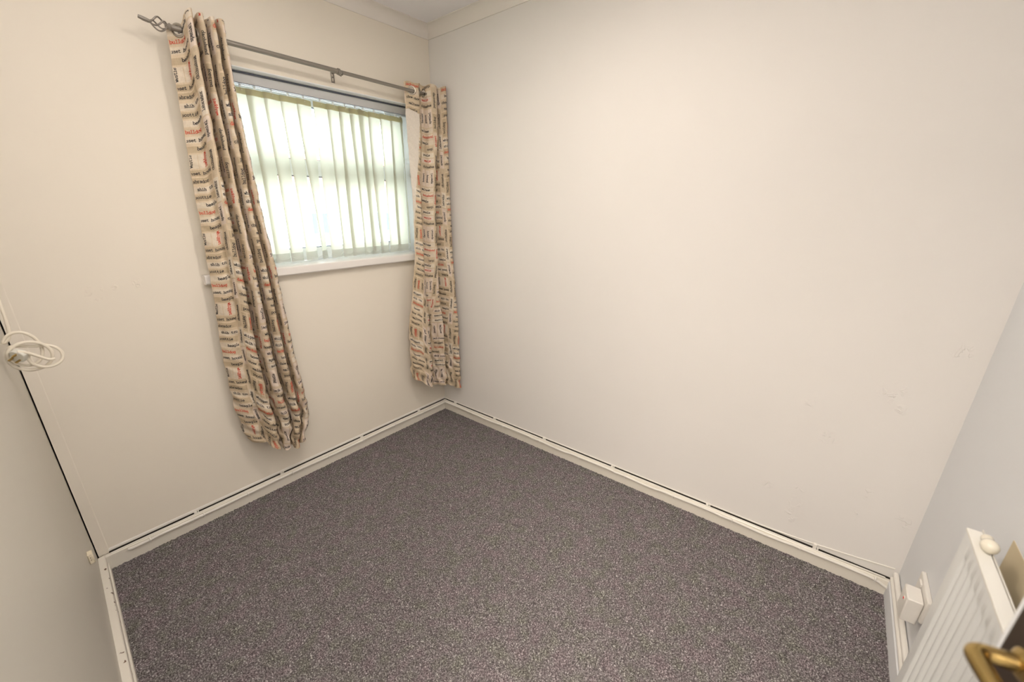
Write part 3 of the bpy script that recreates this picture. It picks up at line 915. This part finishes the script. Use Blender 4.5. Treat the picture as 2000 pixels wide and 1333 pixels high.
    for text, u, v, up, ink, flip in wds:
        for k, ch in enumerate(text):
            for st in G.get(ch, []):
                segs_ = []
                for (xa, ya), (xb, yb) in zip(st, st[1:]):
                    nn_ = max(1, int(math.ceil(math.hypot(xb - xa, yb - ya) / .4)))
                    for q_ in range(nn_):
                        segs_.append(((lerp(xa, xb, q_ / nn_), lerp(ya, yb, q_ / nn_)), (lerp(xa, xb, (q_ + 1) / nn_), lerp(ya, yb, (q_ + 1) / nn_))))
                for (xa, ya), (xb, yb) in segs_:
                    hw = .00098
                    # in metres
                    Xa, Ya, Xb, Yb = (k + xa) * PITCH, ya * XH, (k + xb) * PITCH, yb * XH
                    l_ = math.hypot(Xb - Xa, Yb - Ya) + 1e-9
                    ex, ey = (Xb - Xa) / l_, (Yb - Ya) / l_
                    Xa -= ex * hw * .6; Ya -= ey * hw * .6; Xb += ex * hw * .6; Yb += ey * hw * .6
                    q = [(Xa - ey*hw, Ya + ex*hw), (Xb - ey*hw, Yb + ex*hw), (Xb + ey*hw, Yb - ex*hw), (Xa + ey*hw, Ya - ex*hw)]
                    ws = []
                    for (X, Y) in q:
                        if up:
                            # upright words read downwards when flipped, else upwards
                            X2 = X - len(text) * PITCH / 2; Y2 = Y - XH * .5
                            uq, vq = (u + Y2, v + X2) if flip else (u - Y2, v - X2)
                        else:
                            uq, vq = u + X, v - Y
                        w0 = samp(uq, vq) if not in_lining(uq, vq) else None
                        ws.append(w0)
                    if any(w0 is None for w0 in ws): continue
                    pr[ink].add(ws, [(0, 1, 2, 3)])
    for ink, nm in ((BLACK, 'black_lettering'), (RED, 'red_lettering')):
        m = pr[ink]
        me2 = bpy.data.meshes.new(nm); me2.from_pydata(m.v, [], m.f); me2.materials.append(M_ink[ink])
        o = bpy.data.objects.new(nm, me2); C.objects.link(o); o.parent = cloth
        o['kind'] = 'stuff'
    # eyelet rings
    for ci_ in cross:
        t = grid[row, min(ci_ + 3, NU - 1)] - grid[row, max(ci_ - 3, 0)]
        t = Vector((t[0], t[1], 0)).normalized(); up = Vector((0, 0, 1)); c0 = Vector(grid[row, ci_]); c0.z = PZ
        m = MB(); n = 24; prof = [(.0155, -.0022), (.0155, .0022), (.0175, .0034), (.0215, .0030), (.0235, .0004), (.0235, -.0004), (.0215, -.0030), (.0175, -.0034)]
        nn = t.cross(up)
        vs = []; fs = []
        for q in range(n):
            a_ = 2 * PI * q / n
            rad = t * math.cos(a_) + up * math.sin(a_)
            for r_, h_ in prof: vs.append(c0 + rad * r_ + nn * h_)
        for q in range(n):
            for k in range(len(prof)):
                fs.append((q*8 + k, q*8 + (k+1) % 8, ((q+1) % n)*8 + (k+1) % 8, ((q+1) % n)*8 + k))
        m.add(vs, fs).build('eyelet', M_eye, root, smooth=True)
    return cloth

# left curtain -----------------------------------------------------------
def shape(Ledge, Redge, seq):
    return [(Ledge + (Redge - Ledge) * s, y) for s, y in seq]
seq_top = [(0, -.072), (.08, -.076), (.16, -.086), (.235, -.102), (.265, -.142), (.34, -.155), (.40, -.130), (.42, -.065), (.46, -.040), (.485, -.075), (.49, -.135), (.545, -.150), (.595, -.130), (.60, -.07), (.63, -.035), (.665, -.07),
           (.67, -.135), (.73, -.152), (.785, -.135), (.79, -.07), (.815, -.04), (.845, -.07), (.85, -.135), (.905, -.150), (.955, -.13), (.965, -.07), (1.0, -.03)]
seq_bot = [(0, -.050), (.07, -.085), (.15, -.100), (.22, -.090), (.26, -.115), (.32, -.140), (.40, -.125), (.435, -.085), (.45, -.055), (.47, -.085), (.49, -.125), (.55, -.145), (.62, -.125), (.64, -.085), (.655, -.050), (.675, -.085),
           (.69, -.125), (.745, -.145), (.79, -.125), (.80, -.085), (.815, -.050), (.835, -.085), (.855, -.120), (.905, -.130), (.955, -.110), (.98, -.075), (1.0, -.035)]
levL = []
for z, l_, r_, t in ((2.10, -1.322, -1.140, 0), (1.85, -1.334, -1.142, .0), (1.46, -1.352, -1.122, .3), (1.14, -1.364, -1.098, .5), (.80, -1.384, -1.082, .75), (.55, -1.384, -1.062, .9), (.42, -1.370, -1.055, 1), (.27, -1.345, -1.105, 1)):
    s = [(lerp(a[0], b[0], t), lerp(a[1], b[1], t)) for a, b in zip(seq_top, seq_bot)]
    levL.append((z, shape(l_, r_, s)))
curL = thing('curtain', 'long gathered curtain printed with dog breed names, left of the window', 'curtain', (-1.23, -.09, .28))
make_curtain(curL, levL, 2.098, [(0, .365), (.12, .335), (.2, .285), (.45, .270), (.7, .258), (.85, .265), (1, .330)], 11, 0.020, .034, ztop_tab=[(0, -.050), (.045, -.046), (.085, -.012), (.12, .010), (.16, .012), (.21, 0), (1, 0)])

# right curtain ----------------------------------------------------------
R_top = [(-.256, -.068), (-.236, -.078), (-.214, -.092), (-.186, -.106), (-.155, -.085), (-.138, -.085), (-.135, -.125), (-.105, -.150), (-.078, -.135), (-.072, -.085), (-.070, -.050), (-.062, -.085), (-.062, -.135), (-.040, -.165), (-.022, -.150), (-.018, -.10), (-.015, -.06)]
R_mid = [(-.262, -.090), (-.245, -.110), (-.225, -.118), (-.212, -.100), (-.200, -.075), (-.190, -.095), (-.178, -.135), (-.150, -.150), (-.125, -.135), (-.118, -.085), (-.108, -.060), (-.098, -.100), (-.085, -.150), (-.062, -.175), (-.035, -.170), (-.022, -.12), (-.015, -.07)]
R_bot = [(-.345, -.060), (-.335, -.105), (-.295, -.130), (-.250, -.140), (-.215, -.125), (-.190, -.085), (-.178, -.060), (-.165, -.085), (-.148, -.135), (-.125, -.160), (-.102, -.125), (-.092, -.10), (-.082, -.150), (-.065, -.205), (-.042, -.215), (-.028, -.15), (-.015, -.10)]
def mixp(A, B, t): return [(lerp(a[0], b[0], t), lerp(a[1], b[1], t)) for a, b in zip(A, B)]
levR = [(2.10, R_top), (1.85, mixp(R_top, R_mid, .15)), (1.46, R_mid), (1.15, mixp(R_mid, R_bot, .12)), (.95, mixp(R_mid, R_bot, .45)), (.70, mixp(R_mid, R_bot, .92)), (.25, R_bot)]
curR = thing('curtain', 'narrow bunched curtain printed with dog breed names, hanging in the corner', 'curtain', (-.13, -.11, .24))
make_curtain(curR, levR, 2.082, [(0, .375), (.10, .350), (.22, .275), (.35, .262), (.5, .27), (.7, .25), (.85, .235), (1, .25)], 23, .13, .02,
             lining=[(.9, 0), (1.30, .004), (1.45, .02), (1.75, .065), (1.93, .085), (1.945, .0), (2.2, 0)])

# ------------------------------------------------------------------ radiator
M_rad = new_mat('white radiator enamel', (.80, .81, .80), .3); add_bump(M_rad, 15, .008, .001)
M_radtop = new_mat('cream radiator top', (.84, .82, .76), .3); add_bump(M_radtop, 15, .03, .002)
def near_pt(x, off, z): return Vector((x, ny(x) + off, z))
RX0, RX1, RZ0, RZ1 = -.622, -1.235, .150, .728
OF = .070        # front face distance from the wall
rad = thing('radiator', 'white corrugated panel radiator on the near wall with a cream top edge', 'radiator', (-.94, -2.46, .15))
m = MB(); vs = []; fs = []
nxr = 216
cols_ = []
for i in range(nxr + 1):
    x = lerp(RX0, RX1, i / nxr)
    d = abs(x - RX0)
    cor = 0
    if .035 < d < abs(RX1 - RX0) - .035:
        ph = (d - .035) / .0333
        f = ph - int(ph)
        cor = -.011 * min(1, max(0, 1.6 * (0.5 - 0.5 * math.cos(2 * PI * f)) - .2))
    cols_.append((x, cor))
zl = [RZ0, RZ0 + .035, RZ0 + .06, RZ1 - .075, RZ1 - .045, RZ1 - .006]
for x, cor in cols_:
    for q, z in enumerate(zl):
        k = [0, 0, 1, 1, 0, 0][q]
        vs.append(near_pt(x, OF + cor * k, z))
nzr = len(zl)
for i in range(nxr):
    for q in range(nzr - 1):
        fs.append((i*nzr+q, (i+1)*nzr+q, (i+1)*nzr+q+1, i*nzr+q+1))
m.add(vs, fs)
# back and ends
m.add(near_box(RX1, RX0, RZ0, RZ1 - .006, OF - .018, OF - .022), BF)
m.add(near_box(RX0 - .001, RX0, RZ0, RZ1 - .006, OF, OF - .02), BF); m.add(near_box(RX1, RX1 + .001, RZ0, RZ1 - .006, OF, OF - .02), BF)
m.add(near_box(RX1, RX0, RZ0, RZ0 + .001, OF, OF - .02), BF)
m.build('panel', M_rad, rad, smooth=True, angle=50)
MB().add(near_box(RX1, RX0 + .001, RZ1 - .007, RZ1, OF + .002, OF - .022), BF).add(near_box(RX1, RX0 + .012, RZ1 - .012, RZ1 + .001, OF - .0235, OF - .026), BF).build('top_rail', M_radtop, rad, bevel=.002)
for x in (-.80, -1.10):
    MB().add(near_box(x - .015, x + .015, .25, .62, OF - .022, 0), BF).build('wall_bracket', M_rad, rad)
M_knob = new_mat('cream glossy plastic', (.84, .79, .66), .12); add_bump(M_knob, 10, .01, .0005)
ax = Vector((-1, .06, .12)).normalized()
Mk = Matrix.Translation(near_pt(-.662, .050, .738)) @ Vector((0, 0, 1)).rotation_difference(ax).to_matrix().to_4x4()
vh = MB().lathe([(.003, -.003), (.0095, -.002), (.0100, .004), (.0092, .014), (.0098, .020), (.0125, .025), (.0138, .032), (.0136, .040), (.0112, .048), (.006, .052), (.001, .053)], Mk, 28).build('valve_head', M_knob, rad, smooth=True, angle=60)
vh['label'] = 'cream glossy rounded valve head'
MB().tube([near_pt(-.660, .050, .738), near_pt(-.655, .050, .728), near_pt(-.655, .052, .71)], .006, 10).build('valve_body', M_rad, vh, smooth=True)
MB().tube([near_pt(-.655, .055, RZ0 + .02), near_pt(-.630, .045, RZ0 + .01), near_pt(-.625, .02, .125), near_pt(-.625, .012, .1185)], .0075, 10).build('feed_pipe', M_cable, rad, smooth=True)

# ------------------------------------------------------------------ socket and plug-in unit low on the near wall
M_sock = new_mat('white socket plastic', (.80, .77, .72), .35); add_bump(M_sock, 30, .02, .001)
M_red = new_mat('red neon', (.8, .05, .05), .3); add_bump(M_red, 30, .02, .001)
sk = thing('wall_socket', 'white plastic socket plate low on the near wall beside the radiator', 'socket', (-.30, ny(-.3), .28))
MB().add(near_box(-.385, -.235, .235, .318, .012, 0), BF).build('face_plate', M_sock, sk, bevel=.003)
MB().add(near_box(-.290, -.262, .292, .305, .016, .011), BF).build('rocker_switch', M_sock, sk, bevel=.002)
ad = thing('plug_in_adaptor', 'boxy white plug-in adaptor with a small red light in the socket', 'adaptor', (-.345, ny(-.345) + .03, .28))
ab = MB().add(near_box(-.372, -.300, .212, .296, .049, .0125), BF).build('body', M_sock, ad, bevel=.003)
MB().add(near_box(-.352, -.340, .268, .279, .0505, .047), BF).build('indicator_bezel', M_cable, ad, bevel=.001)
MB().add(near_box(-.349, -.343, .271, .276, .0520, .049), BF).build('indicator_light', M_red, ad)['label'] = 'small red indicator light'

# ------------------------------------------------------------------ door leaf and brass lever, wide open beside the camera
M_door = new_mat('cool white door paint', (.78, .79, .80), .35); add_bump(M_door, 12, .04, .002)
M_brass = new_mat('polished brass', (.50, .36, .14), .25, 1.0); add_bump(M_brass, 60, .04, .0006)
M_bronze = new_mat('tarnished dark brass', (.07, .05, .035), .35, .6); add_bump(M_bronze, 40, .05, .0006)
ang = math.radians(13)
HG = Vector((-2.05, -2.49, 0))
u_ = Vector((math.cos(ang), math.sin(ang), 0)); n_ = Vector((-u_.y, u_.x, 0))
DM = Matrix.Translation(HG) @ Matrix(((u_.x, n_.x, 0, 0), (u_.y, n_.y, 0, 0), (0, 0, 1, 0), (0, 0, 0, 1)))
door = MB().box((.0, -.035, .012), (.784, 0, 1.975), DM).build('door_1', M_door, None, bevel=.002)
tag(door, 'white flush door standing open beside the radiator', kind='structure')
def pw(a, b, z): return DM @ Vector((a, b, z))
hb = MB().box((.690, 0, .905), (.771, .005, 1.085), DM).build('door_handle', M_bronze, door, bevel=.002)
hb['label'] = 'dark tarnished back plate with a polished brass lever'
zl_ = .985
MB().lathe([(.016, 0), (.016, .006), (.010, .010)], Matrix.Translation(pw(.734, .004, zl_)) @ Vector((0, 0, 1)).rotation_difference(n_).to_matrix().to_4x4(), 20).build('rose', M_brass, hb, smooth=True)
lv = MB()
LP = catmull([tuple(pw(a, b, zl_ + c)) for a, b, c in ((.734, .006, 0), (.734, .024, 0), (.7335, .037, 0), (.7290, .0435, 0), (.718, .0455, 0), (.68, .0455, .001), (.65, .0455, .001), (.62, .0445, 0))], 60)
LR = [lerp(.0090, .0084, min(1, k / 12)) + .0008 * max(0, (k - 40) / 20) for k in range(60)]
lv.tube([tuple(q) for q in LP], LR, 24)
lv.build('lever', M_brass, hb, smooth=True)

# ------------------------------------------------------------------ coiled flex with plug, hanging by the left wall
M_flex = new_mat('ivory flex', (.80, .74, .62), .4); add_bump(M_flex, 60, .03, .001)
M_plug = new_mat('white plug plastic', (.74, .73, .66), .35); add_bump(M_plug, 50, .03, .001)
M_slot = M_bronze
fx = thing('flex_coil', 'coiled ivory electric flex hanging on the left wall', 'cable', (-1.94, -.32, 1.03))
Y0 = -.32
def loop(cx, cz, ra, rb, a0, a1, y0, y1, tilt=0, n=26):
    out = []
    for k in range(n):
        t = k / (n - 1); a = lerp(a0, a1, t)
        x = ra * math.cos(a); z = rb * math.sin(a)
        out.append((cx + x * math.cos(tilt) - z * math.sin(tilt), lerp(y0, y1, t) , cz + x * math.sin(tilt) + z * math.cos(tilt)))
    return out
P = [(-1.958, Y0 + .03, 1.45), (-1.955, Y0 + .02, 1.30), (-1.954, Y0 + .01, 1.20), (-1.955, Y0, 1.13), (-1.962, Y0, 1.085)]
P += loop(-1.944, 1.048, .036, .050, PI * .82, -PI * .93, Y0, Y0 - .02, .1)
P += loop(-1.936, 1.026, .045, .043, PI * .93, -PI * 1.22, Y0 - .025, Y0 - .012, -.25)
P += loop(-1.906, 1.018, .036, .032, PI * .68, -PI * 1.02, Y0 - .012, Y0 - .03, -.35)
P += [(-1.950, Y0 - .035, 1.035), (-1.962, Y0 - .04, 1.045)]
# smooth through Catmull
Pc = catmull(P, 260)
MB().tube([tuple(q) for q in Pc], .0043, 14).build('sheath', M_flex, fx, smooth=True, angle=80)
MB().tube([tuple(q) for q in catmull([(-1.957, Y0 - .042, 1.050), (-1.937, Y0 - .040, 1.040), (-1.905, Y0 - .036, 1.012), (-1.890, Y0 - .034, 1.009)], 20)], .0040, 12).build('loose_end', M_flex, fx, smooth=True, angle=80)
MB().box((-1.985, Y0 + .012, 1.455), (-1.950, Y0 + .03, 1.475)).build('hook', M_plug, fx, bevel=.002)
pgt = thing('plug', 'white three-pin plug held in the coil of flex', 'plug', (-1.960, Y0 - .05, 1.03))
PM = Matrix.Translation((-1.960, Y0 - .035, 1.035)) @ Matrix.Rotation(math.radians(-35), 4, 'Z') @ Matrix.Rotation(math.radians(25), 4, 'Y') @ Matrix.Rotation(math.radians(15), 4, 'X') @ Matrix.Scale(.82, 4)
MB().prism([(-.019, -.016), (-.010, -.021), (.010, -.021), (.019, -.016), (.021, .012), (.012, .020), (-.012, .020), (-.021, .012)],
           PM @ Vector((0, .018, 0)), PM @ Vector((0, -.004, 0)), PM.to_3x3() @ Vector((1, 0, 0)), PM.to_3x3() @ Vector((0, 0, 1))).build('plug_body', M_plug, pgt, bevel=.002)
for a, b, w2, h2 in ((0, .011, .002, .004), (-.010, -.009, .003, .002), (.010, -.009, .003, .002)):
    MB().box((a - w2, -.022, b - h2), (a + w2, -.003, b + h2), PM).build('pin', M_brass, pgt, bevel=.0006)

# small catch on the left wall
M_catch = new_mat('cream painted block', (.82, .74, .58), .4); add_bump(M_catch, 120, .3, .001, 3, .1)
ct = thing('door_catch', 'small cream block fixed low on the left wall', 'catch', (lx(-.28), -.28, .27))
MB().add(left_box(-.27, -.296, .244, .284, .014, 0), BF).build('block', M_catch, ct, bevel=.002)
for z in (.260, .270):
    MB().cyl((lx(-.28) + .006, -.2975, z), (lx(-.28) + .006, -.2955, z), .0012, 8).build('screw', M_bronze, ct)

# ------------------------------------------------------------------ outside, seen through the gaps of the blind
M_ren = new_mat('pale render', (.75, .74, .72), .9); add_bump(M_ren, 20, .2, .004, 4, .03)
M_tile = new_mat('red clay tiles', (.42, .16, .10), .8); add_bump(M_tile, 12, .5, .02, 4, .1)
M_oglass = new_mat('dark window glass', (.06, .09, .14), .1); add_bump(M_oglass, 3, .02, .002)
M_ground = new_mat('pale paving', (.45, .44, .42), .9); add_bump(M_ground, 6, .3, .01, 4, .05)
M_car = new_mat('dark blue car paint', (.05, .08, .16), .25); add_bump(M_car, 3, .01, .002)
struct('ground', MB().box((-30, .6, -2.75), (45, 60, -2.65)), M_ground, label='pale paved ground outside the window')
hs = thing('house', 'rendered house with a red tiled roof across the street', 'building', (12, 22, -2.65))
MB().box((3, 19, -2.65), (24, 26, 1.9)).build('wall', M_ren, hs)
MB().prism([(-3.9, 0), (3.9, 0), (0, 2.6)], (2.7, 22.5, 1.9), (24.3, 22.5, 1.9), (0, 1, 0), (0, 0, 1)).build('roof', M_tile, hs)
for x in (5, 9, 13, 17, 21):
    for z in (-1.9, .2):
        f = MB().box((x - .7, 18.93, z), (x + .7, 19.02, z + 1.2)).build('window', M_upvc, hs)
        MB().box((x - .6, 18.91, z + .1), (x - .04, 18.935, z + 1.1)).box((x + .04, 18.91, z + .1), (x + .6, 18.935, z + 1.1)).build('pane', M_oglass, f)
